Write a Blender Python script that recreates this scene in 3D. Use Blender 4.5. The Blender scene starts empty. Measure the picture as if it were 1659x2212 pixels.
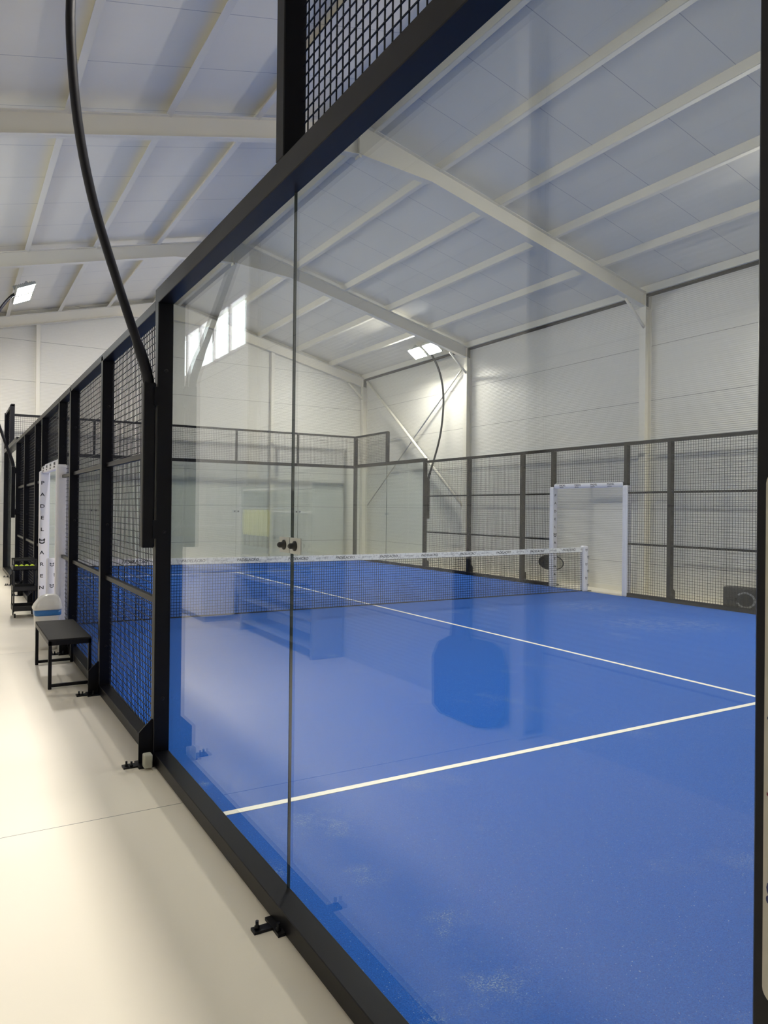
import bpy, bmesh, math, random
from mathutils import Vector, Matrix
random.seed(7)
PI = math.pi
S = bpy.context.scene
COL = S.collection

# ------------------------------------------------------------------ camera
cam_d = bpy.data.cameras.new('camera')
cam = bpy.data.objects.new('camera', cam_d)
COL.objects.link(cam)
yaw, pit, rol, F = .5236, .0042, .0105, 1568.17
fw = Vector((math.sin(yaw)*math.cos(pit), math.cos(yaw)*math.cos(pit), math.sin(pit)))
rt = Vector((math.cos(yaw), -math.sin(yaw), 0.0))
up = rt.cross(fw)
r2 = rt*math.cos(rol) + up*math.sin(rol)
u2 = -rt*math.sin(rol) + up*math.cos(rol)
M = Matrix((r2, u2, -fw)).transposed().to_4x4()
M.translation = Vector((-1.2435, -.8026, 1.6674))
cam.matrix_world = M
cam_d.sensor_fit = 'VERTICAL'
cam_d.sensor_height = 32
cam_d.lens = F*32/2212
cam_d.shift_x = 27.67/2212
cam_d.shift_y = -13.87/2212
cam_d.clip_start = .02
S.camera = cam

# ------------------------------------------------------------------ world and exposure
w = bpy.data.worlds.new('world')
S.world = w
w.use_nodes = True
bg = w.node_tree.nodes['Background']
bg.inputs[0].default_value = (.93, .96, 1, 1)
bg.inputs[1].default_value = 8.0
S.view_settings.view_transform = 'Standard'
S.view_settings.look = 'None'
S.view_settings.gamma = 1
S.view_settings.use_curve_mapping = False
S.view_settings.exposure = 0.0
LAMP = 335.0      # radiance of the floodlight lenses
S.cycles.max_bounces = 12
S.cycles.diffuse_bounces = 6
S.cycles.glossy_bounces = 6
S.cycles.transparent_max_bounces = 24
S.cycles.sample_clamp_indirect = 6

# ------------------------------------------------------------------ materials
def mat(name, col=(.8, .8, .8), rough=.5, metal=0.0, spec=.5, coat=0.0):
    m = bpy.data.materials.new(name)
    m.use_nodes = True
    b = m.node_tree.nodes['Principled BSDF']
    b.inputs['Base Color'].default_value = (*col, 1)
    b.inputs['Roughness'].default_value = rough
    b.inputs['Metallic'].default_value = metal
    b.inputs['Specular IOR Level'].default_value = spec
    b.inputs['Coat Weight'].default_value = coat
    return m

class N:
    """small node helper"""
    def __init__(s, m):
        s.t = m.node_tree; s.b = s.t.nodes['Principled BSDF']
    def new(s, k, **kw):
        n = s.t.nodes.new(k)
        for a, v in kw.items(): setattr(n, a, v)
        return n
    def link(s, a, b): s.t.links.new(a, b)
    def math(s, op, a, b=None, c=None):
        n = s.new('ShaderNodeMath', operation=op)
        for i, v in enumerate((a, b, c)):
            if v is None: continue
            if isinstance(v, (int, float)): n.inputs[i].default_value = v
            else: s.link(v, n.inputs[i])
        return n.outputs[0]
    def coords(s):
        tc = s.new('ShaderNodeTexCoord'); sp = s.new('ShaderNodeSeparateXYZ')
        s.link(tc.outputs['Object'], sp.inputs[0])
        return tc.outputs['Object'], sp.outputs
    def noise(s, vec, scale, detail=3, rough=.5):
        n = s.new('ShaderNodeTexNoise')
        n.inputs['Scale'].default_value = scale; n.inputs['Detail'].default_value = detail
        n.inputs['Roughness'].default_value = rough
        s.link(vec, n.inputs['Vector']); return n.outputs['Fac']
    def mix(s, fac, a, b):
        n = s.new('ShaderNodeMix', data_type='RGBA')
        if isinstance(fac, (int, float)): n.inputs[0].default_value = fac
        else: s.link(fac, n.inputs[0])
        for i, v in ((6, a), (7, b)):
            if isinstance(v, tuple): n.inputs[i].default_value = (*v, 1)
            else: s.link(v, n.inputs[i])
        return n.outputs[2]
    def bump(s, h, strength, dist):
        n = s.new('ShaderNodeBump')
        n.inputs['Strength'].default_value = strength; n.inputs['Distance'].default_value = dist
        s.link(h, n.inputs['Height']); s.link(n.outputs[0], s.b.inputs['Normal'])
    def ramp(s, v, lo, hi):
        n = s.new('ShaderNodeMapRange'); s.link(v, n.inputs[0])
        n.inputs[1].default_value = lo; n.inputs[2].default_value = hi
        return n.outputs[0]

def seam(n, coord, period, offset, width):
    """1 on a thin line every period metres"""
    f = n.math('FRACT', n.math('DIVIDE', n.math('SUBTRACT', coord, offset), period))
    return n.math('LESS_THAN', f, width/period)

m_black = mat('black_powder_coat', (.003, .003, .006), .38, 0, .26)
n = N(m_black); v, xyz = n.coords(); n.bump(n.noise(v, 900, 2), .08, .001)
m_wire = mat('black_wire', (.006, .006, .009), .5, 0, .25)
m_blackplastic = mat('black_plastic', (.014, .014, .016), .5)
m_blackcloth = mat('black_cloth', (.016, .016, .018), .9)
m_benchtop = mat('charcoal_bench_board', (.018, .017, .017), .7, 0, .2)
n = N(m_benchtop); v, xyz = n.coords(); n.bump(n.noise(v, 400, 3), .15, .001)
m_pad = mat('white_padded_vinyl', (.80, .79, .84), .42)
m_ink = mat('black_ink', (.012, .012, .016), .6)
m_navyink = mat('navy_ink', (.03, .04, .13), .6)
m_redink = mat('dark_red_ink', (.19, .02, .05), .6)
m_greyink = mat('grey_ink', (.12, .13, .15), .6)
m_greenink = mat('green_ink', (.02, .10, .06), .6)
m_line = mat('white_line_turf', (.86, .84, .76), .8)
m_band = mat('white_net_band', (.80, .80, .78), .6)
n = N(m_band); v, xyz = n.coords()
n.link(n.mix(n.ramp(n.noise(v, 26, 3), .52, .60), (.83, .83, .81), (.60, .60, .60)), n.b.inputs['Base Color'])
m_steel = mat('cream_painted_steel', (.74, .71, .62), .42)
m_whiteplastic = mat('white_plastic', (.82, .80, .76), .35)
m_bag = mat('blue_bag_film', (.05, .20, .52), .3)
m_ball = mat('yellow_felt', (.62, .78, .04), .9)
m_grey = mat('grey_plastic', (.33, .34, .33), .45)
m_chrome = mat('galvanised_metal', (.6, .6, .6), .3, 1)
m_beige = mat('beige_mesh_cloth', (.52, .48, .36), .8)
m_sign = mat('pale_grey_sign_board', (.50, .47, .42), .5)
m_foam = mat('grey_foam_block', (.42, .42, .36), .9)
m_yellow = mat('yellow_paint', (.75, .75, .15), .5)
m_windowframe = mat('pink_white_window_frame', (.75, .70, .70), .4)
m_darkgap = mat('eave_gap_shade', (.02, .02, .022), .8)  # near-black colour for the shade in the gap under the eaves

# wall cladding: white sandwich panels with fine horizontal ribs and a joint every 1.1 m
m_wall = mat('white_ribbed_cladding', (.70, .68, .62), .34)
n = N(m_wall); v, xyz = n.coords()
sm = seam(n, xyz[2], 1.1, .60, .010)
n.link(n.mix(sm, n.mix(n.ramp(n.noise(v, .6, 3), .3, .7), (.72, .705, .645), (.685, .67, .61)), (.30, .29, .27)), n.b.inputs['Base Color'])
rib = n.math('SINE', n.math('MULTIPLY', xyz[2], 2*PI/.075))
rib = n.math('POWER', n.math('ABSOLUTE', rib), 3)
n.bump(rib, .5, .006)
# roof panels
m_ceil = mat('pale_roof_panel', (.66, .67, .74), .5)
n = N(m_ceil); v, xyz = n.coords()
sm = seam(n, xyz[1], 1.15, 4.66-1.15*8, .010)
n.link(n.mix(sm, n.mix(n.ramp(n.noise(v, .8, 4), .3, .7), (.77, .74, .65), (.74, .71, .62)), (.42, .41, .40)), n.b.inputs['Base Color'])
rib = n.math('SINE', n.math('MULTIPLY', xyz[1], 2*PI/.115))
n.bump(rib, .06, .003)
# hall floor: cream epoxy
m_floor = mat('cream_epoxy_floor', (.74, .68, .57), .30)
n = N(m_floor); v, xyz = n.coords()
sm = n.math('MULTIPLY', seam(n, xyz[1], 5.0, 3.262, .006), 1)
n1 = n.noise(v, 1.3, 2, .5)
speck = n.ramp(n.noise(v, 60, 2), .78, .80)
c = n.mix(n.ramp(n1, .3, .7), (.83, .765, .65), (.815, .75, .635))
c = n.mix(n.math('MULTIPLY', speck, .35), c, (.3, .26, .2))
n.link(n.mix(sm, c, (.22, .20, .17)), n.b.inputs['Base Color'])
n.link(n.math('ADD', n.math('MULTIPLY', n1, .08), .36), n.b.inputs['Roughness'])
n.bump(n.noise(v, 5, 3), .05, .01)
# blue turf with sand
m_turf = mat('blue_turf', (.02, .13, .52), .85, 0, .2)
n = N(m_turf); v, xyz = n.coords()
gr = n.noise(v, 190, 4, .75)
base = n.mix(n.ramp(gr, .36, .66), (.002, .060, .33), (.010, .135, .58))
sand_big = n.ramp(n.noise(v, 1.1, 4, .6), .60, .74)
sand_fine = n.ramp(n.noise(v, 170, 3, .8), .52, .62)
SPOTS = ((.46, 2.71, .15), (.54, 2.56, .12), (.41, 2.07, .09), (.42, 1.19, .13), (.48, 1.57, .10), (.08, 3.48, .05), (.17, 1.16, .08), (.05, 2.3, .07), (8.4, 8.3, .7), (7.6, 6.5, .6), (8.3, 6.1, .5))
stain = None
for sx_, sy_, sr_ in SPOTS:
    d2 = n.math('ADD', n.math('POWER', n.math('SUBTRACT', xyz[0], sx_), 2), n.math('POWER', n.math('SUBTRACT', xyz[1], sy_), 2))
    g_ = n.math('EXPONENT', n.math('DIVIDE', d2, -sr_*sr_))
    stain = g_ if stain is None else n.math('MAXIMUM', stain, g_)
patchy = n.ramp(n.noise(v, 9, 4, .65), .42, .62)
sand_big = n.math('MAXIMUM', n.math('MULTIPLY', sand_big, .5), n.math('MULTIPLY', stain, patchy))
sand = n.math('MULTIPLY', n.math('MULTIPLY', sand_big, sand_fine), 1.0)
base = n.mix(sand, base, (.46, .52, .48))
n.b.inputs['Sheen Weight'].default_value = .05
n.b.inputs['Sheen Roughness'].default_value = .5
n.b.inputs['Sheen Tint'].default_value = (.55, .75, 1, 1)
spk = n.ramp(n.noise(v, 150, 1), .74, .765)
base = n.mix(n.math('MULTIPLY', spk, .7), base, (.45, .55, .62))
n.link(base, n.b.inputs['Base Color'])
n.bump(gr, .6, .004)

def glass_mat(name, tint):
    """clear float glass: see-through plus a mirror share that follows Schlick's law"""
    m = bpy.data.materials.new(name); m.use_nodes = True
    t = m.node_tree; t.nodes.clear()
    out = t.nodes.new('ShaderNodeOutputMaterial')
    tr = t.nodes.new('ShaderNodeBsdfTransparent'); tr.inputs[0].default_value = (*tint, 1)
    gl = t.nodes.new('ShaderNodeBsdfGlossy'); gl.inputs['Roughness'].default_value = 0
    gl.inputs[0].default_value = (1, 1, 1, 1)
    ge = t.nodes.new('ShaderNodeNewGeometry')
    dt = t.nodes.new('ShaderNodeVectorMath'); dt.operation = 'DOT_PRODUCT'
    t.links.new(ge.outputs['Normal'], dt.inputs[0]); t.links.new(ge.outputs['Incoming'], dt.inputs[1])
    def mth(op, a, b=None):
        q = t.nodes.new('ShaderNodeMath'); q.operation = op
        for i, x in enumerate((a, b)):
            if x is None: continue
            if isinstance(x, (int, float)): q.inputs[i].default_value = x
            else: t.links.new(x, q.inputs[i])
        return q.outputs[0]
    c = mth('ABSOLUTE', dt.outputs['Value'])
    f = mth('ADD', mth('MULTIPLY', mth('POWER', mth('SUBTRACT', 1, c), 5), .957), .043)
    mx = t.nodes.new('ShaderNodeMixShader')
    t.links.new(f, mx.inputs[0]); t.links.new(tr.outputs[0], mx.inputs[1]); t.links.new(gl.outputs[0], mx.inputs[2])
    t.links.new(mx.outputs[0], out.inputs[0])
    return m
m_glass = glass_mat('clear_glass', (.905, .925, .915))
m_edge = mat('green_glass_edge', (.04, .06, .06), .2)
m_lens = bpy.data.materials.new('lit_lens'); m_lens.use_nodes = True
t = m_lens.node_tree; t.nodes.clear()
o_ = t.nodes.new('ShaderNodeOutputMaterial'); e_ = t.nodes.new('ShaderNodeEmission')
e_.inputs[0].default_value = (1, .95, .86, 1); e_.inputs[1].default_value = LAMP
t.links.new(e_.outputs[0], o_.inputs[0])

# ------------------------------------------------------------------ mesh helpers
class MB:
    def __init__(s): s.bm = bmesh.new()
    def box(s, x0, x1, y0, y1, z0, z1, mi=0):
        vs = [s.bm.verts.new((x, y, z)) for x in (x0, x1) for y in (y0, y1) for z in (z0, z1)]
        for f in ((0, 1, 3, 2), (4, 6, 7, 5), (0, 4, 5, 1), (2, 3, 7, 6), (0, 2, 6, 4), (1, 5, 7, 3)):
            fc = s.bm.faces.new([vs[i] for i in f]); fc.material_index = mi
        return s
    def bbox(s, x0, x1, y0, y1, z0, z1, r=.006, seg=2):
        b2 = bmesh.new()
        bmesh.ops.create_cube(b2, size=1)
        for v_ in b2.verts:
            v_.co = Vector((x0+(v_.co.x+.5)*(x1-x0), y0+(v_.co.y+.5)*(y1-y0), z0+(v_.co.z+.5)*(z1-z0)))
        bmesh.ops.bevel(b2, geom=b2.edges[:], offset=r, segments=seg, affect='EDGES', profile=.5)
        s.add(b2); return s
    def add(s, b2, mtx=None):
        if mtx is not None: b2.transform(mtx)
        me = bpy.data.meshes.new('tmp'); b2.to_mesh(me); b2.free()
        s.bm.from_mesh(me); bpy.data.meshes.remove(me); return s
    def tube(s, pts, r, seg=10, cap=True):
        pts = [Vector(p) for p in pts]
        rs = r if isinstance(r, (list, tuple)) else [r]*len(pts)
        rings = []; prev = None
        for i, p in enumerate(pts):
            d = (pts[min(i+1, len(pts)-1)] - pts[max(i-1, 0)]).normalized()
            if prev is None:
                a = d.orthogonal().normalized()
            else:
                a = (prev - d*prev.dot(d)).normalized()
            prev = a; b = d.cross(a)
            rings.append([s.bm.verts.new(p + (a*math.cos(k*2*PI/seg) + b*math.sin(k*2*PI/seg))*rs[i]) for k in range(seg)])
        for i in range(len(rings)-1):
            for k in range(seg):
                f = s.bm.faces.new((rings[i][k], rings[i][(k+1) % seg], rings[i+1][(k+1) % seg], rings[i+1][k])); f.smooth = True
        if cap:
            s.bm.faces.new(rings[0][::-1]); s.bm.faces.new(rings[-1])
        return s
    def prism(s, poly, axis, a, b):
        """polygon of 2-tuples in the plane across axis, extruded from a to b"""
        def P(p, h):
            return {'x': (h, p[0], p[1]), 'y': (p[0], h, p[1]), 'z': (p[0], p[1], h)}[axis]
        A = [s.bm.verts.new(P(p, a)) for p in poly]; B = [s.bm.verts.new(P(p, b)) for p in poly]
        s.bm.faces.new(A); s.bm.faces.new(B[::-1])
        for i in range(len(poly)):
            j = (i+1) % len(poly); s.bm.faces.new((A[j], A[i], B[i], B[j]))
        return s
    def lathe(s, prof, c, axis='z', seg=24):
        c = Vector(c); rings = []
        for r, h in prof:
            ring = []
            for k in range(seg):
                a = k*2*PI/seg; q = (r*math.cos(a), r*math.sin(a))
                p = {'z': (q[0], q[1], h), 'x': (h, q[0], q[1]), 'y': (q[0], h, q[1])}[axis]
                ring.append(s.bm.verts.new(c + Vector(p)))
            rings.append(ring)
        for i in range(len(rings)-1):
            for k in range(seg):
                f = s.bm.faces.new((rings[i][k], rings[i][(k+1) % seg], rings[i+1][(k+1) % seg], rings[i+1][k])); f.smooth = True
        s.bm.faces.new(rings[0]); s.bm.faces.new(rings[-1]); return s
    def obj(s, name, m, parent=None):
        bmesh.ops.recalc_face_normals(s.bm, faces=s.bm.faces[:])
        me = bpy.data.meshes.new(name); s.bm.to_mesh(me); s.bm.free()
        for q in (m if isinstance(m, (list, tuple)) else [m]): me.materials.append(q)
        o = bpy.data.objects.new(name, me); COL.objects.link(o)
        if parent is not None:
            o.parent = parent
            q = parent; off = Vector((0, 0, 0))
            while q is not None: off += q.location; q = q.parent
            if off.length > 0: me.transform(Matrix.Translation(-off))
        return o

def tag(o, label, cat, group=None):
    o['label'] = label; o['category'] = cat
    if group: o['group'] = group
    return o
def thing(name, loc, label, cat, group=None):
    o = bpy.data.objects.new(name, None); COL.objects.link(o); o.location = loc
    o.empty_display_size = .1
    return tag(o, label, cat, group)
def struct(o):
    o['kind'] = 'structure'; return o
def dup(o, parent=None):
    c_ = o.copy(); COL.objects.link(c_); c_.parent = parent
    for ch in list(o.children): dup(ch, c_)
    return c_

_fc = {}
def text_bm(s, size, depth=.0006, shear=0.0, offset=0.0, sx=1.0):
    """lettering as a bmesh in the XY plane, centred on its own box"""
    cu = bpy.data.curves.new('letters', 'FONT'); cu.body = s; cu.size = size; cu.extrude = depth
    cu.align_x = 'CENTER'; cu.align_y = 'CENTER'; cu.shear = shear; cu.offset = offset; cu.resolution_u = 3
    ob = bpy.data.objects.new('letters', cu); COL.objects.link(ob)
    dg = bpy.context.evaluated_depsgraph_get()
    me = bpy.data.meshes.new_from_object(ob.evaluated_get(dg))
    bpy.data.objects.remove(ob); bpy.data.curves.remove(cu)
    b = bmesh.new(); b.from_mesh(me); bpy.data.meshes.remove(me)
    b.transform(Matrix.Diagonal((sx, 1, 1, 1)))
    return b
def frame_mtx(origin, ex, ey):
    ex = Vector(ex).normalized(); ey = Vector(ey).normalized(); ez = ex.cross(ey)
    m = Matrix((ex, ey, ez)).transposed().to_4x4(); m.translation = Vector(origin); return m
def emblem_bm(size):
    """shield with two ears over a curved band"""
    b = bmesh.new()
    def poly(pts, z=.0006):
        A = [b.verts.new((x*size, y*size, 0)) for x, y in pts]; B = [b.verts.new((x*size, y*size, z)) for x, y in pts]
        b.faces.new(B); b.faces.new(A[::-1])
        for i in range(len(pts)):
            j = (i+1) % len(pts); b.faces.new((A[i], A[j], B[j], B[i]))
    poly([(-.5, .42), (-.38, .5), (-.16, .30), (-.22, .02), (-.42, .0), (-.5, .2)])
    poly([(.5, .42), (.5, .2), (.42, .0), (.22, .02), (.16, .30), (.38, .5)])
    poly([(-.14, .26), (.14, .26), (.12, .08), (0, .0), (-.12, .08)])
    arc = [(.5*math.cos(a), -.06+.42*math.sin(a)) for a in [PI+PI*k/10 for k in range(11)]]
    arc2 = [(.30*math.cos(a), -.06+.20*math.sin(a)) for a in [PI+PI*k/10 for k in range(11)]]
    poly(arc + arc2[::-1])
    return b

# ------------------------------------------------------------------ setting
XL, XR, YN, YF = -2.60, 10.95, -3.2, 20.80
RX, RZ, SL = 4.2, 7.83, .245                     # ridge position, height, slope of the roof underside
def roof_z(x): return RZ - SL*abs(x-RX)
struct(MB().box(XL-.15, XR+.15, YN-.15, YF+.15, -.2, 0).obj('floor', m_floor))
m = MB()
m.prism([(XL-.15, roof_z(XL-.15)), (RX, RZ), (RX, RZ+.12), (XL-.15, roof_z(XL-.15)+.12)], 'y', YN-.15, YF+.15)
m.prism([(RX, RZ), (XR+.15, roof_z(XR+.15)), (XR+.15, roof_z(XR+.15)+.12), (RX, RZ+.12)], 'y', YN-.15, YF+.15)
struct(m.obj('ceiling', m_ceil))
struct(MB().box(XR, XR+.15, YN, YF, 0, roof_z(XR)-.02).obj('wall_right', m_wall))
for nm, y0, y1 in (('wall_far', YF, YF+.15), ('wall_near', YN-.15, YN)):
    m = MB().prism([(XL-.15, 0), (XR+.15, 0), (XR+.15, roof_z(XR+.15)), (RX, RZ), (XL-.15, roof_z(XL-.15))], 'y', y0, y1)
    struct(m.obj(nm, m_wall))
# left wall with a strip of windows
WZ0, WZ1 = 4.10, 4.95
WY = [(9.62+.80*k, 9.62+.80*k+.80) for k in range(6)]
y0w, y1w = WY[0][0], WY[-1][1]
m = MB()
m.box(XL-.15, XL, YN, YF, 0, WZ0).box(XL-.15, XL, YN, YF, WZ1, roof_z(XL)-.02)
m.box(XL-.15, XL, YN, y0w, WZ0, WZ1).box(XL-.15, XL, y1w, YF, WZ0, WZ1)
struct(m.obj('wall_left', m_wall))
for k, (a, b) in enumerate(WY):
    m = MB()
    for q in (a, b-.045): m.box(XL-.03, XL+.012, q, q+.045, WZ0, WZ1)
    m.box(XL-.03, XL+.012, a, b, WZ0, WZ0+.05).box(XL-.03, XL+.012, a, b, WZ1-.05, WZ1)
    o = struct(m.obj('window_%d' % (k+1), m_windowframe))
    MB().box(XL-.012, XL-.006, a+.045, b-.045, WZ0+.05, WZ1-.05).obj('pane', m_glass, o)
# black strips standing in for the shaded gap between wall tops and roof
struct(MB().box(XR-.10, XR, YN, YF, roof_z(XR)-.16, roof_z(XR)-.03).obj('eave_shade_strip_1', m_darkgap))
struct(MB().box(XL, XL+.10, YN, YF, roof_z(XL)-.16, roof_z(XL)-.03).obj('eave_shade_strip_2', m_darkgap))
struct(MB().box(XR-.02, XR, YN, YF, 0, .09).obj('baseboard_right', m_steel))

FR = [-2.55, 3.32, 9.14, 14.98, 20.70]
def rafter(y):
    """I-shaped rafter pair with deeper ends at the ridge"""
    m = MB(); hw, tf, dp = .07, .012, .30
    if y > 20: hw = .07
    for sgn, xe in ((1, XR-.02), (-1, XL+.02)):
        def top(x): return RZ - .13 - SL*abs(x-RX)
        def bot(x):
            d = abs(x-RX); ex = .22*max(0, 1-d/1.35); return top(x)-dp-ex
        xs = [RX, RX+sgn*1.35, xe]
        web = [(x, top(x)) for x in xs] + [(x, bot(x)) for x in xs[::-1]]
        m.prism(web, 'y', y-.006, y+.006)
        m.prism([(x, top(x)) for x in xs] + [(x, top(x)-tf) for x in xs[::-1]], 'y', y-hw, y+hw)
        m.prism([(x, bot(x)) for x in xs] + [(x, bot(x)+tf) for x in xs[::-1]], 'y', y-hw, y+hw)
    # ridge plate with bolts
    m.box(RX-.02, RX+.02, y-hw, y+hw, RZ-.70, RZ-.12)
    # knee struts
    for xe, sg in ((XR-.02, -1), (XL+.02, 1)):
        zt = RZ-.43-SL*abs(xe-RX)
        m.tube([(xe+sg*.15, y-.03, zt-.38), (xe+sg*.70, y-.03, zt+.12)], .030, 6)
    struct(m.obj('roof_beam', m_steel))
def column(x, y, sg):
    m = MB(); zt = roof_z(x)-.14
    m.box(x, x+sg*.012, y-.075, y+.075, 0, zt).box(x+sg*.17, x+sg*.182, y-.075, y+.075, 0, zt)
    m.box(min(x, x+sg*.18), max(x, x+sg*.18), y-.006, y+.006, 0, zt)
    m.box(min(x, x+sg*.26), max(x, x+sg*.26), y-.12, y+.12, 0, .015)
    struct(m.obj('wall_column', m_steel))
for y in FR:
    rafter(y); column(XR, y, -1); column(XL, y, 1)
for x in (.73, 7.53):
    struct(MB().box(x-.05, x+.05, YF-.10, YF, 0, roof_z(x)-.42).obj('wall_column', m_steel))
# purlins under the roof panels, running the length of the hall
px = [RX+.26+1.27*k for k in range(6)] + [RX-.38-1.27*k for k in range(6)]
for x in px:
    if x > XR-.05 or x < XL+.05: continue
    z = roof_z(x); sg = 1 if x > RX else -1
    m = MB().box(x-.008, x+.008, YN, YF, z-.145, z-.002)
    m.box(min(x, x+sg*.080), max(x, x+sg*.080), YN, YF, z-.150, z-.142)
    m.box(min(x, x+sg*.080), max(x, x+sg*.080), YN, YF, z-.040, z-.034) if False else None
    struct(m.obj('roof_beam', m_steel))
for x in (XR-.13, XL+.13):
    z = roof_z(x)
    struct(MB().box(x-.03, x+.03, YN, YF, z-.15, z-.002).obj('roof_beam', m_steel))

# diagonal bracing on the right-hand wall
tag(MB().tube([(10.86, 15.10, 5.64), (10.86, 20.42, 1.78)], .022, 8).obj('brace_rod', m_chrome),
    'thin grey diagonal rod crossing behind the thicker pale tube near the corner', 'brace')
tag(MB().tube([(10.80, 20.40, 5.93), (10.80, 15.10, 1.78)], .042, 10).obj('brace_tube', m_steel),
    'thick pale diagonal tube running down the wall from the far corner', 'brace')

# ------------------------------------------------------------------ court surface
W, L = 10.14, 20.0
turf = tag(MB().box(0, W, 0, L, -.0, .004).obj('turf_carpet', m_turf),
           'blue sanded artificial turf covering the whole court', 'turf')
for a in ((0, W, 2.975, 3.025), (0, W, 16.905, 16.955), (W/2-.025, W/2+.025, 2.80, 17.13)):
    MB().box(*a, .0045, .0065).obj('court_line', m_line, turf)

# ------------------------------------------------------------------ fences
def X(s, d):
    """across the fence: s=-1 near side fence (plane x=0), s=1 far side fence (plane x=W); d = metres outside the plane"""
    return (W + d) if s > 0 else -d
def xb(s, d0, d1):
    a, b = X(s, d0), X(s, d1); return min(a, b), max(a, b)

def mesh_bay(fence, axis, s, a, b, z0, z1, th=.0024):
    """welded 50 mm wire mesh; axis 'y' for side fences, 'x' for end fences"""
    m = MB()
    def bar(p0, p1, q0, q1, d):
        if axis == 'y':
            x0, x1 = xb(s, d-.0024, d+.0024); m.box(x0, x1, p0, p1, q0, q1)
        else:
            yy = (L+d) if s > 0 else -.15-d; m.box(p0, p1, yy-.0024, yy+.0024, q0, q1)
    nv = int(round((b-a)/.05)); nh = int(round((z1-z0)/.05))
    for k in range(nv+1):
        p = a+(b-a)*k/nv; bar(p-th, p+th, z0, z1, .010)
    for k in range(nh+1):
        q = z0+(z1-z0)*k/nh; bar(a, b, q-th, q+th, .0148)
    m.obj('mesh_panel', m_wire, fence)

def glass_pane(fence, axis, s, a, b, z0, z1):
    m = MB()
    if axis == 'y':
        x0, x1 = xb(s, .0, .012); m.box(x0, x1, a, b, z0, z1)
    else:
        y0 = L if s > 0 else -.155; m.box(a, b, y0, y0+.012, z0, z1)
    m.bm.faces.ensure_lookup_table()
    bmesh.ops.recalc_face_normals(m.bm, faces=m.bm.faces[:])
    for f in m.bm.faces:
        nrm = f.normal; big = abs(nrm.x) > .5 if axis == 'y' else abs(nrm.y) > .5
        f.material_index = 0 if big else 1
    m.obj('glass_panel', [m_glass, m_edge], fence)

def clamp(fence, axis, s, c, z=1.51, both=True):
    """pair of pale plates over a glass joint, each with a black knob on the outside"""
    for sg in ((-1, 1) if both else (1,)):
        m = MB(); k = MB()
        if axis == 'y':
            a0, a1 = sorted((c+sg*.004, c+sg*.108))
            x0, x1 = xb(s, .012, .018); m.box(x0, x1, a0, a1, z-.033, z+.033)
            kn = [(.021, 0), (.021, .005), (.012, .008), (.012, .024), (.006, .031)]
            if s < 0: kn = [(r, -h) for r, h in kn]
            k.lathe(kn, (X(s, .018), (a0+a1)/2, z), 'x', 16)
        else:
            a0, a1 = sorted((c+sg*.004, c+sg*.108))
            y0 = L+.012 if s > 0 else -.018
            m.box(a0, a1, y0, y0+.006, z-.033, z+.033)
            k.lathe([(.024, 0), (.024, .006), (.013, .010), (.012, .034)], ((a0+a1)/2, L-.034 if s > 0 else .0, z), 'y', 12)
        o = m.obj('clamp_plate', m_plate, fence); k.obj('clamp_knob', m_blackplastic, o)
m_plate = mat('pale_clamp_plate', (.50, .51, .49), .25)

def foot(fence, s, y, big=True):
    """gusset, floor plate and anchor bolts outside a post"""
    m = MB()
    if big:
        poly = [(X(s, .10), 0), (X(s, .185), 0), (X(s, .185), .205), (X(s, .105), .285), (X(s, .10), .285)]
        m.prism(poly, 'y', y-.006, y+.006)
    x0, x1 = xb(s, .08, .285 if big else .205); m.box(x0, x1, y-.05 if big else y-.03, y+.02 if big else y+.012, 0, .010)
    x0, x1 = xb(s, .10, .20 if big else .13); m.box(x0, x1, y-.09, y+.05, .0, .012)
    o = m.obj('foot_bracket', m_black, fence)
    for dx, dy in (((.262, -.015), (.235, -.035), (.15, -.06)) if big else ((.185, -.005), (.118, -.06))):
        MB().lathe([(.011, .010), (.011, .020), (.007, .022), (.007, .040)], (X(s, dx), y+dy, 0), 'z', 8).obj('bolt', m_black, o)

def post(fence, s, y, z0, z1, name='post', hw=.04):
    x0, x1 = xb(s, .0, .10)
    o = MB().bbox(x0, x1, y-hw, y+hw, z0, z1, .004, 1).obj(name, m_black, fence)
    return o
def bolts_on(parent, s, y, zs):
    """round bolt heads on the post face towards the near end"""
    for z in zs:
        MB().lathe([(.012, .0), (.012, -.005), (.006, -.009)], (X(s, .045), y-.04, z), 'y', 10).obj('bolt_head', m_black, parent)

def rail_y(fence, s, y0, y1, z0, z1, d0=.0, d1=.10, name='rail'):
    x0, x1 = xb(s, d0, d1)
    return MB().bbox(x0, x1, y0, y1, z0, z1, .003, 1).obj(name, m_black, fence)

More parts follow.
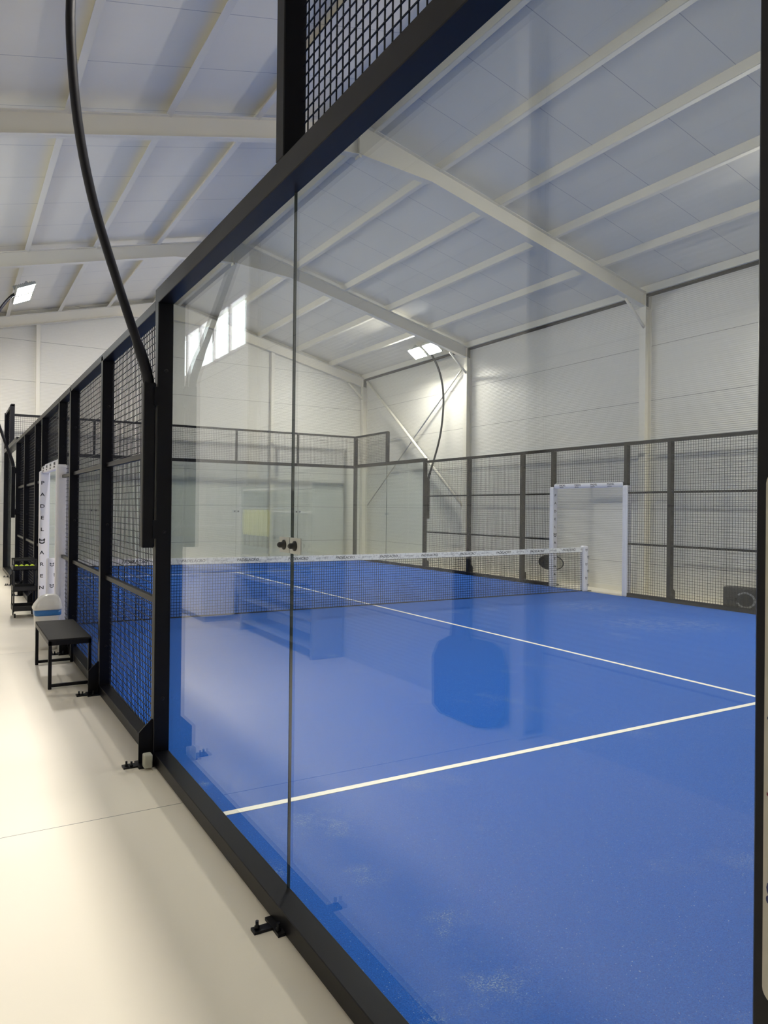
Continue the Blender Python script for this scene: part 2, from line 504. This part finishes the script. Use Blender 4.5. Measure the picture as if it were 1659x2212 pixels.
SEG = [4, 6, 8, 9, 11, 12, 14, 16]
def door_pads(fence, s):
    for y in (9.0, 11.0):
        x0, x1 = xb(s, -.018, .125)
        p = MB().bbox(x0, x1, y-.062, y+.062, .0, 2.18, .03, 3).obj('post_padding', m_pad, fence)
        # lettering down the face that looks along the court
        if y > 10:
            tx = X(s, .085 if s < 0 else .045); m = MB()
            word = 'PADEL*ARENA'
            for k, chh in enumerate(word):
                z = 1.995-.172*k
                fm = frame_mtx((tx, y-.0622, z), (1, 0, 0), (0, 0, 1))
                if chh == '*': m.add(emblem_bm(.085), fm)
                else: m.add(text_bm(chh, .072, .0006, 0, .0012, 1.25), fm)
            m.obj('padding_lettering', m_ink, p)
    # header roll over the doorway
    h = MB().bbox(*xb(s, -.012, .105), 9.05, 10.95, 2.14, 2.25, .045, 4).obj('header_padding', m_pad, fence)
    m = MB(); 
    for k in range(4):
        cy = 9.35+.44*k
        fm = frame_mtx((X(s, .1056) if s < 0 else X(s, -.0126), cy, 2.205), (0, -1, 0), (0, 0, 1))
        m.add(text_bm('PADEL', .052, .0006, 0, .001, 1.2), fm)
        fm = frame_mtx((X(s, .1056) if s < 0 else X(s, -.0126), cy+.03, 2.165), (0, -1, 0), (0, 0, 1))
        m.add(text_bm('ARENA', .030, .0006, 0, .0006, 1.2), fm)
    m.obj('header_lettering', m_ink, h)
    m = MB()
    for k in range(46):
        y = 9.08+.0405*k
        x0, x1 = xb(s, .035, .06)
        m.box(x0, x1, y, y+.014, 2.243, 2.268)
    m.obj('header_lacing', m_pad, h)

def side_fence(s, label):
    f = thing('side_fence', (X(s, .05), L/2, 0), label, 'fence')
    for y in SEG:
        p = post(f, s, y, 2.18 if y in (9, 11) else 0, 3.0)
        bolts_on(p, s, y, (1.50, .42, 2.55) if y not in (9, 11) else (2.4, 2.75))
        if y not in (9, 11): foot(f, s, y)
        else:
            post(f, s, y, 0, 2.18, 'door_jamb', .036)
    for y0, y1 in zip(SEG[:-1], SEG[1:]):
        if y0 == 9:
            mesh_bay(f, 'y', s, y0+.04, y1-.04, 2.25, 2.97)
            rail_y(f, s, y0, y1, 2.15, 2.24, .01, .09, 'door_header'); continue
        mesh_bay(f, 'y', s, y0+.04, y1-.04, .08, 2.97)
        for z in (1.035, 2.03): rail_y(f, s, y0+.03, y1-.03, z-.02, z+.02, .022, .062, 'cross_rail')
        rail_y(f, s, y0, y1, 0, .08, 0, .10, 'bottom_rail')
    rail_y(f, s, 4.04, 15.96, 2.955, 3.02, 0, .10, 'top_rail')
    for y0, y1 in ((0, 4), (16, 20)):
        rail_y(f, s, y0-.04 if y0 else -.085, y1+.04 if y1 < 20 else 19.995, 2.99, 3.09, 0, .10, 'top_rail')
        o = rail_y(f, s, y0-.04 if y0 else -.085, y1 if y1 < 20 else 19.995, 0, .078, .0, .10, 'bottom_rail')
        glass_pane(f, 'y', s, y0+.03 if y0 else -.085, y0+1.9975, .055, 2.995)
        glass_pane(f, 'y', s, y0+2.0025, y0+3.97 if not y0 else 20.0, .055, 2.995)
        clamp(f, 'y', s, y0+2)
        foot(f, s, y0+2-.10, False)
    # the metre of mesh above the glass next to the end fences
    for y0, y1, yp in ((0, 2, 1.96), (18, 20, 18.04)):
        post(f, s, yp, 3.09, 4.0)
        rail_y(f, s, y0-.0, y1, 3.96, 4.02, .0, .08, 'top_rail')
        mesh_bay(f, 'y', s, y0+.02, y1-.02, 3.09, 3.97)
    door_pads(f, s)
    return f
def end_fence(s, label):
    yb = L if s > 0 else 0
    def yy(d): return (L+d) if s > 0 else -.11-d
    f = thing('end_fence', (W/2, yy(.05), 0), label, 'fence')
    def bx(x0, x1, d0, d1, z0, z1, name):
        a, b = sorted((yy(d0), yy(d1))); return MB().bbox(x0, x1, a, b, z0, z1, .003, 1).obj(name, m_black, f)
    for x in (-.05, W+.05):
        bx(x-.05, x+.05, .0, .10, 0, 4.02, 'corner_post')
    bx(0, W, .012, .10, 2.97, 3.06, 'middle_rail'); bx(0, W, .012, .08, 3.96, 4.02, 'top_rail'); bx(0, W, .012, .10, 0, .078, 'bottom_rail')
    xs = [0, 2.08, 4.10, 6.11, 8.12, W]
    for a, b in zip(xs[:-1], xs[1:]):
        glass_pane(f, 'x', s, a+.003, b-.003, .055, 2.975)
        mesh_bay(f, 'x', s, a+.02, b-.02, 3.06, 3.97)
    for x in xs[1:-1]:
        bx(x-.03, x+.03, .0, .06, 3.06, 3.96, 'upright'); clamp(f, 'x', s, x, 1.545)
    return f
fence_l = side_fence(-1, 'black steel side fence of glass and wire mesh along the walkway')
fence_r = side_fence(1, 'black steel side fence with wire mesh bays along the ribbed wall')
fence_f = end_fence(1, 'glass end wall of the court with a mesh strip on top by the gable')
fence_n = end_fence(-1, 'glass end wall of the court nearest the camera')
# wide black corner sheet carrying the sign
MB().bbox(-.10, .0, -.62, -.085, 0, 4.0, .004, 1).obj('corner_post', m_black, fence_n)

# ------------------------------------------------------------------ sign on the corner sheet
sg = tag(MB().obj('notice_sign', m_sign), 'pale grey notice board with rounded corners and an e-mail address on black corner post', 'sign')
b2 = bmesh.new()
y0, y1, z0, z1, r = -.42, -.106, .885, 1.735, .02
pts = []
for cy, cz, a0 in ((y1-r, z1-r, 0), (y0+r, z1-r, 90), (y0+r, z0+r, 180), (y1-r, z0+r, 270)):
    for k in range(6):
        a = math.radians(a0+18*k); pts.append((cy+r*math.cos(a), cz+r*math.sin(a)))
m = MB().prism(pts, 'x', -.1005, -.105); bmesh.ops.recalc_face_normals(m.bm, faces=m.bm.faces[:])
m.bm.to_mesh(sg.data); m.bm.free()
def on_sign(b, y, z, s_=1):
    # reading downwards on the outer face: letters advance towards -z, their tops towards -y
    return frame_mtx((-.1052, y, z), (0, 0, -1), (0, -1, 0))
def sign_text(s_, size, y, z, mt, **kw):
    MB().add(text_bm(s_, size, .0004, **kw), on_sign(None, y, z)).obj('sign_lettering', mt, sg)
sign_text('padel', .027, -.1265, 1.310, m_navyink, shear=.25, offset=.0008)
sign_text('factory', .027, -.1265, 1.243, m_redink, shear=.25, offset=.0008)
sign_text('uniromania', .027, -.1265, 1.142, m_redink, shear=.25, offset=.0008)
sign_text('@gmail.com', .027, -.1265, 1.012, m_navyink, shear=.25, offset=.0008)
sign_text('PADEL FACTORY', .032, -.138, 1.465, m_ink, offset=.0008)
ov = MB().lathe([(.058, 0), (.058, -.0004)], (-.1052, -.176, 1.665), 'x', 40).obj('round_logo', m_greyink, sg)
MB().lathe([(.052, -.0004), (.052, -.0006)], (-.1052, -.176, 1.665), 'x', 40).obj('round_logo_centre', mat('purple_ink', (.09, .03, .14), .6), sg)
def hexa(y, z, r_, d0, d1, mt, nm):
    MB().prism([(y+r_*math.cos(k*PI/3), z+r_*math.sin(k*PI/3)) for k in range(6)], 'x', -.1052-d0, -.1052-d1).obj(nm, mt, sg)
hexa(-.161, .945, .045, 0, .0003, m_greyink, 'hexagon_logo')
hexa(-.161, .945, .040, .0003, .0005, m_redink, 'hexagon_logo_red')
MB().prism([(-.124, .948), (-.142, .976), (-.181, .976), (-.181, .948)], 'x', -.1057, -.1059).obj('hexagon_logo_green', m_greenink, sg)

# ------------------------------------------------------------------ net
net = thing('padel_net', (W/2, 10, 0), 'black mesh net with white top band stretched across the blue court', 'net')
def nz(x):
    q = (x-W/2)/(W/2); return .885 + .035*q*q
m = MB(); x0n, x1n = .03, W-.07; step = .042; nvert = int((x1n-x0n)/step)
for k in range(nvert+1):
    x = x0n+k*step; m.box(x-0.0030, x+0.0030, 9.9985, 10.0015, .02, nz(x)-.04)
NS = 24
for j in range(20):
    fr = j/19
    for i in range(NS):
        xa = x0n+(x1n-x0n)*i/NS; xb_ = x0n+(x1n-x0n)*(i+1)/NS
        za = .025+(nz(xa)-.085)*fr; zb = .025+(nz(xb_)-.085)*fr
        vs = [m.bm.verts.new(p) for p in ((xa, 9.9985, za-0.0030), (xb_, 9.9985, zb-0.0030), (xb_, 9.9985, zb+0.0030), (xa, 9.9985, za+0.0030))]
        m.bm.faces.new(vs)
        vs = [m.bm.verts.new(p) for p in ((xa, 10.0015, za-0.0030), (xb_, 10.0015, zb-0.0030), (xb_, 10.0015, zb+0.0030), (xa, 10.0015, za+0.0030))]
        m.bm.faces.new(vs)
m.obj('net_mesh', m_wire, net)
MB().tube([(x0n+(x1n-x0n)*i/20, 10, .018) for i in range(21)], .009, 6).obj('bottom_cord', m_blackcloth, net)
m = MB()
for i in range(NS):
    xa = x0n+(x1n-x0n)*i/NS; xb_ = x0n+(x1n-x0n)*(i+1)/NS
    P_ = []
    for x in (xa, xb_):
        z = nz(x)
        for y, dz in ((9.990, .0), (10.010, .0), (10.010, -.095), (9.990, -.095)):
            P_.append(m.bm.verts.new((x, y, z+dz)))
    for q in range(4): m.bm.faces.new((P_[q], P_[(q+1) % 4], P_[4+(q+1) % 4], P_[4+q]))
bd = m.obj('net_band', m_band, net)
m = MB(); m2 = MB(); k = 0
x = 1.05
while x < W-.2:
    sl = 2*.035*(x-W/2)/(W/2)**2
    m.add(text_bm('PADELACRO', .060, .0004, .25, .0010, 1.05), frame_mtx((x, 9.9895, nz(x)-.046), (1, 0, sl), (-sl, 0, 1)))
    m2.add(text_bm('padel arena', .032, .0004, .3, .0, 1.3), frame_mtx((x+.42, 9.9895, nz(x+.42)-.040), (1, 0, sl), (-sl, 0, 1)))
    x += .86
m.obj('band_lettering', m_ink, bd); m2.obj('small_band_lettering', m_greyink, bd)
for x, sgn in ((-.055, -1), (W-.045, 1)):
    p = MB().bbox(x-.065, x+.065, 9.94, 10.06, .005, .945, .028, 3).obj('net_post', m_pad, net)
    m = MB()
    for k in range(6):
        m.add(emblem_bm(.055), frame_mtx((x+(.0 if k % 2 == 0 else .05), 9.9395, .86-.145*k), (1, 0, 0), (0, 0, 1)))
    m.obj('net_post_emblems', m_greyink, p)
MB().prism([(W+.03, 0), (W+.16, 0), (W+.16, .012), (W+.05, .02), (W+.05, .22), (W+.03, .25)], 'y', 9.99, 10.01).obj('post_bracket', m_black, net)

# ------------------------------------------------------------------ floodlight poles
PP = [(-.145, 1.42), (-.145, 2.40), (-.165, 2.55), (-.25, 2.80), (-.36, 3.12), (-.49, 3.53), (-.58, 3.94), (-.63, 4.36), (-.645, 4.78),
      (-.60, 5.22), (-.47, 5.62), (-.26, 5.96), (-.06, 6.14)]
def smooth(pts, nsub=4):
    out = []
    for i in range(len(pts)-1):
        p0 = Vector(pts[max(i-1, 0)]); p1 = Vector(pts[i]); p2 = Vector(pts[i+1]); p3 = Vector(pts[min(i+2, len(pts)-1)])
        for k in range(nsub):
            t_ = k/nsub
            out.append(.5*((2*p1)+(-p0+p2)*t_+(2*p0-5*p1+4*p2-p3)*t_*t_+(-p0+3*p1-3*p2+p3)*t_**3))
    out.append(Vector(pts[-1])); return out
def light_pole(s, y, label, reach=0.0, tdeg=24):
    f = thing('floodlight_pole', (X(s, .145), y, 1.42), label, 'floodlight', 'floodlight poles on the side fences')
    x0, x1 = xb(s, .108, .185)
    MB().bbox(x0, x1, y-.035, y+.035, 1.40, 2.47, .006, 1).obj('mounting_tube', m_black, f)
    m = MB()
    for z in (1.52, 2.38):
        a, b = xb(s, .09, .12); m.box(a, b, y-.05, y+.05, z-.06, z+.06)
    m.obj('mounting_bracket', m_black, f)
    path = PP[1:] + ([(reach-.02, 6.26)] if reach > .05 else [])
    pts = smooth([(X(s, -p[0]), y, p[1]) for p in path])
    MB().tube(pts, [.036 if q.z < 2.7 else .029 for q in pts], 12).obj('pole', m_black, f)
    cx, cz = X(s, -reach), 6.16 if reach < .05 else 6.27
    MB().tube([(cx, y-.66, cz), (cx, y+.66, cz)], .022, 8).obj('crossbar', m_grey, f)
    for dy in (-.36, .36):
        tilt = math.radians(tdeg)*(1 if s < 0 else -1)
        mt = Matrix.Translation((cx, y+dy, cz-.055)) @ Matrix.Rotation(-tilt, 4, 'Y')
        def hb(m_, x0_, x1_, y0_, y1_, z0_, z1_):
            q = MB().bbox(x0_, x1_, y0_, y1_, z0_, z1_, .006, 1).bm; m_.add(q, mt)
        m = MB(); hb(m, -.19, .19, -.30, .30, -.03, .03)
        for k in range(9): hb(m, -.16+.036*k, -.148+.036*k, -.24, .24, .028, .062)
        hd = m.obj('lamp_housing', m_grey, f)
        m = MB(); hb(m, -.165, .165, -.275, .275, -.036, -.0305); m.obj('lamp_lens', m_lens, hd)
        m = MB(); hb(m, -.21, -.12, -.05, .05, .03, .10); m.obj('lamp_yoke', m_grey, hd)
    return f
light_pole(-1, 4.0, 'black curved floodlight pole bolted to the thick post beside the glass', .42, 14)
light_pole(-1, 16.0, 'curved floodlight pole standing over the far end of the walkway')
light_pole(1, 16.0, 'curved floodlight pole with two lit heads by the diagonal wall braces', 0.0, 38)
light_pole(1, 4.0, 'curved floodlight pole on the wall-side fence near the camera', 0.0, 38)

# ------------------------------------------------------------------ walkway furniture
b = thing('bench', (-.29, 6.93, 0), 'black low metal bench with flat charcoal top against the fence', 'bench')
bx0, bx1, by0, by1 = -.475, -.105, 6.33, 7.52
MB().bbox(bx0, bx1, by0, by1, .437, .452, .003, 1).obj('seat', m_benchtop, b)
m = MB()
for y in (by0, by1-.03): m.bbox(bx0, bx1, y, y+.03, .395, .437, .003, 1)
for x in (bx0, bx1-.03): m.bbox(x, x+.03, by0, by1, .395, .437, .003, 1)
m.obj('seat_frame', m_black, b)
for x in (bx0, bx1-.03):
    for y in (by0, by1-.03): MB().bbox(x, x+.03, y, y+.03, .0, .397, .003, 1).obj('leg', m_black, b)
for y in (by0, by1-.03): MB().bbox(bx0+.03, bx1-.03, y, y+.03, .018, .045, .003, 1).obj('foot_rail', m_black, b)

wb = thing('waste_bin', (-.27, 8.42, 0), 'white plastic bin with blue liner edge between bench and ball trolley', 'bin')
def rrect(cx, cy, hx, hy, r_, z, seg=5):
    out = []
    for sx_, sy_, a0 in ((1, 1, 0), (-1, 1, 90), (-1, -1, 180), (1, -1, 270)):
        for k in range(seg+1):
            a = math.radians(a0+90*k/seg); out.append((cx+sx_*(hx-r_)+r_*math.cos(a), cy+sy_*(hy-r_)+r_*math.sin(a), z))
    return out
def loft(rings, name, mt, parent, smooth_=True):
    m_ = MB(); R = [[m_.bm.verts.new(p) for p in rg] for rg in rings]; nn = len(R[0])
    for i in range(len(R)-1):
        for k_ in range(nn):
            f = m_.bm.faces.new((R[i][k_], R[i][(k_+1) % nn], R[i+1][(k_+1) % nn], R[i+1][k_])); f.smooth = smooth_
    m_.bm.faces.new(R[0][::-1]); m_.bm.faces.new(R[-1]); return m_.obj(name, mt, parent)
cx, cy = -.27, 8.42
loft([rrect(cx, cy, .105, .10, .04, 0), rrect(cx, cy, .115, .11, .045, .05), rrect(cx, cy, .138, .13, .05, .42), rrect(cx, cy, .142, .134, .05, .455)], 'bin_body', m_whiteplastic, wb)
m = loft([rrect(cx, cy, .1395, .1315, .05, .395), rrect(cx, cy, .1445, .1365, .05, .405), rrect(cx, cy, .146, .138, .05, .47)], 'bin_liner', m_bag, wb)
lid = loft([rrect(cx, cy, .152, .144, .05, .462), rrect(cx, cy, .154, .146, .05, .48), rrect(cx+.005, cy, .142, .134, .05, .52), rrect(cx+.018, cy, .118, .112, .05, .575),
            rrect(cx+.026, cy, .088, .086, .045, .612), rrect(cx+.03, cy, .05, .05, .03, .628)], 'bin_lid', m_whiteplastic, wb)

ct = thing('ball_trolley', (-.30, 11.25, 0), 'black three-tier trolley on casters holding yellow balls', 'trolley')
tx0, tx1, ty0, ty1 = -.455, -.135, 11.05, 11.45
def tray(z, h, nm):
    m = MB().box(tx0, tx1, ty0, ty1, z, z+.008)
    m.box(tx0, tx0+.006, ty0, ty1, z, z+h).box(tx1-.006, tx1, ty0, ty1, z, z+h).box(tx0, tx1, ty0, ty0+.006, z, z+h).box(tx0, tx1, ty1-.006, ty1, z, z+h)
    m.obj(nm, m_blackplastic, ct)
tray(.10, .075, 'tray'); tray(.39, .075, 'tray'); tray(.70, .065, 'tray')
for x in (tx0+.012, tx1-.012):
    for y in (ty0+.012, ty1-.012): MB().tube([(x, y, .09), (x, y, .86)], .010, 8).obj('upright', m_blackplastic, ct)
for y in (ty0+.012, ty1-.012):
    MB().bbox(tx0, tx1, y-.008, y+.008, .84, .866, .003, 1).obj('handle', m_blackplastic, ct)
for x in (tx0+.03, tx1-.03):
    for y in (ty0+.04, ty1-.04):
        o = MB().lathe([(.030, -.011), (.032, -.006), (.032, .006), (.030, .011)], (x, y, .032), 'x', 14).obj('caster', m_blackplastic, ct)
        MB().prism([(y-.014, .03), (y+.014, .03), (y+.018, .102), (y-.018, .102)], 'x', x-.016, x-.013).obj('caster_fork', m_chrome, o)
ball0 = None
for j in range(3):
    for i in range(4):
        loc = (tx0+.052+.072*i, ty0+.05+.075*j, .708+.0335+(.030 if j != 1 else .034))
        if ball0 is None:
            b2 = bmesh.new(); bmesh.ops.create_uvsphere(b2, u_segments=16, v_segments=10, radius=.0335)
            for f in b2.faces: f.smooth = True
            ball0 = MB().add(b2).obj('padel_ball', m_ball); o = ball0
        else:
            o = ball0.copy(); COL.objects.link(o)
        o.location = (loc[0], loc[1], .7415)
        tag(o, 'yellow padel ball lying in the top tray of the black trolley', 'ball', 'yellow balls in the trolley tray')

tag(MB().bbox(-.178, -.125, 3.865, 3.925, .013, .098, .008, 2).obj('foam_block', m_foam),
    'small grey block resting on the foot plate of the thick post', 'block')
# ------------------------------------------------------------------ behind the wall-side fence
sp = thing('loudspeaker', (10.42, 6.70, 0), 'black boxy loudspeaker with pale ring on the floor by the wall', 'loudspeaker')
MB().bbox(10.30, 10.62, 6.28, 7.02, 0, .39, .02, 2).obj('cabinet', m_blackplastic, sp)
m = MB(); cy, cz = 6.60, .195
R1, R0 = .135, .108
for a in range(40):
    t0, t1 = a*2*PI/40, (a+1)*2*PI/40
    if abs(((t0+PI) % (2*PI))-PI) < .5: continue
    vs = [m.bm.verts.new((10.297, cy+r_*math.cos(q)*1.35, cz+r_*math.sin(q))) for r_, q in ((R0, t0), (R1, t0), (R1, t1), (R0, t1))]
    vb = [m.bm.verts.new((10.293, v_.co.y, v_.co.z)) for v_ in vs]
    m.bm.faces.new(vb)
    for q in range(4): m.bm.faces.new((vs[q], vs[(q+1) % 4], vb[(q+1) % 4], vb[q]))
m.obj('speaker_ring', m_grey, sp)
MB().lathe([(.02, 0), (.10, -.004)], (10.300, cy, cz), 'x', 30).obj('speaker_cone', m_blackcloth, sp)
MB().bbox(10.27, 10.30, 6.76, 6.95, .17, .225, .01, 2).obj('handle', m_blackplastic, sp)

st = thing('hoop_seat', (10.5, 11.3, 0), 'round hoop-framed seat, half black and half beige, behind the doorway post', 'seat')
cy, cz, A, B = 11.30, .50, .385, .165
MB().tube([(10.42, cy+A*math.cos(k*2*PI/36), cz+B*math.sin(k*2*PI/36)) for k in range(37)], .012, 8, False).obj('hoop_frame', m_blackplastic, st)
def halfdisc(a0, a1, mt, nm):
    pts = [(cy+(A-.01)*math.cos(a0+(a1-a0)*k/16), cz+(B-.005)*math.sin(a0+(a1-a0)*k/16)) for k in range(17)]
    MB().prism(pts, 'x', 10.415, 10.427).obj(nm, mt, st)
halfdisc(-PI/2, PI/2, m_blackcloth, 'black_cover'); halfdisc(PI/2, 3*PI/2, m_beige, 'beige_cover')
MB().tube([(10.44, cy, .34), (10.44, cy, .02)], .018, 8).obj('stem', m_grey, st)
MB().lathe([(.16, 0), (.16, .012), (.03, .03)], (10.46, cy, 0), 'z', 20).obj('base', m_blackplastic, st)

# ------------------------------------------------------------------ things along the walkway wall, seen mirrored in the glass
cn = thing('reception_counter', (-2.25, 9.8, 0), 'long white counter against the walkway wall, mirrored in the glass', 'counter')
MB().bbox(-2.39, -1.90, 9.45, 11.6, .08, .74, .01, 1).obj('counter_body', m_whiteplastic, cn)
MB().bbox(-2.40, -1.84, 9.40, 11.66, .74, .79, .01, 1).obj('countertop', m_whiteplastic, cn)
MB().box(-2.36, -1.94, 9.5, 11.55, 0, .08).obj('plinth', m_grey, cn)
sh = thing('display_rack', (-2.4, 7.1, 0), 'open display rack with hanging rackets against the walkway wall, mirrored in the glass', 'rack')
for y in (6.42, 8.66):
    MB().bbox(-2.58, -2.20, y-.02, y+.02, 0, 1.95, .004, 1).obj('side_panel', m_grey, sh)
for z in (.12, .42, .72, 1.02, 1.62, 1.90):
    MB().box(-2.57, -2.21, 6.44, 8.64, z-.012, z+.012).obj('shelf', m_grey if z < 1.2 else m_whiteplastic, sh)
MB().tube([(-2.178, 6.45, 1.655), (-2.178, 8.65, 1.655)], .008, 6).obj('hanging_bar', m_chrome, sh)
m_racket = m_yellow
for k in range(6):
    y = 7.68+.155*k
    rk = thing('padel_racket', (-2.178, y, 1.09), 'yellow padel racket hanging in the display rack', 'racket', 'rackets on the display rack')
    MB().prism([(y+.055*math.cos(a), 1.47+.17*math.sin(a)) for a in [q*2*PI/20 for q in range(20)]], 'x', -2.195, -2.16).obj('racket_head', m_racket, rk)
    MB().bbox(-2.193, -2.163, y-.012, y+.012, 1.16, 1.31, .004, 1).obj('racket_grip', m_blackplastic, rk)
bg_ = thing('sports_bag', (-2.38, 3.86, 0), 'black rounded sports bag standing against the walkway wall, mirrored in the glass', 'bag')
loft([rrect(-2.38, 3.86, .12, .30, .1, 0), rrect(-2.38, 3.86, .16, .345, .12, .06), rrect(-2.38, 3.86, .165, .35, .12, .45), rrect(-2.39, 3.86, .14, .31, .1, .57), rrect(-2.40, 3.86, .08, .24, .07, .62)], 'bag_body', m_blackcloth, bg_)
MB().tube([(-2.36, 3.80, .60), (-2.36, 3.84, .72), (-2.36, 3.96, .76), (-2.36, 4.05, .70), (-2.36, 4.06, .59)], .014, 6).obj('bag_strap', m_blackcloth, bg_)
MB().bbox(-2.58, -2.48, 4.08, 4.22, .45, 1.25, .01, 1).obj('bag_back_board', m_blackplastic, bg_)
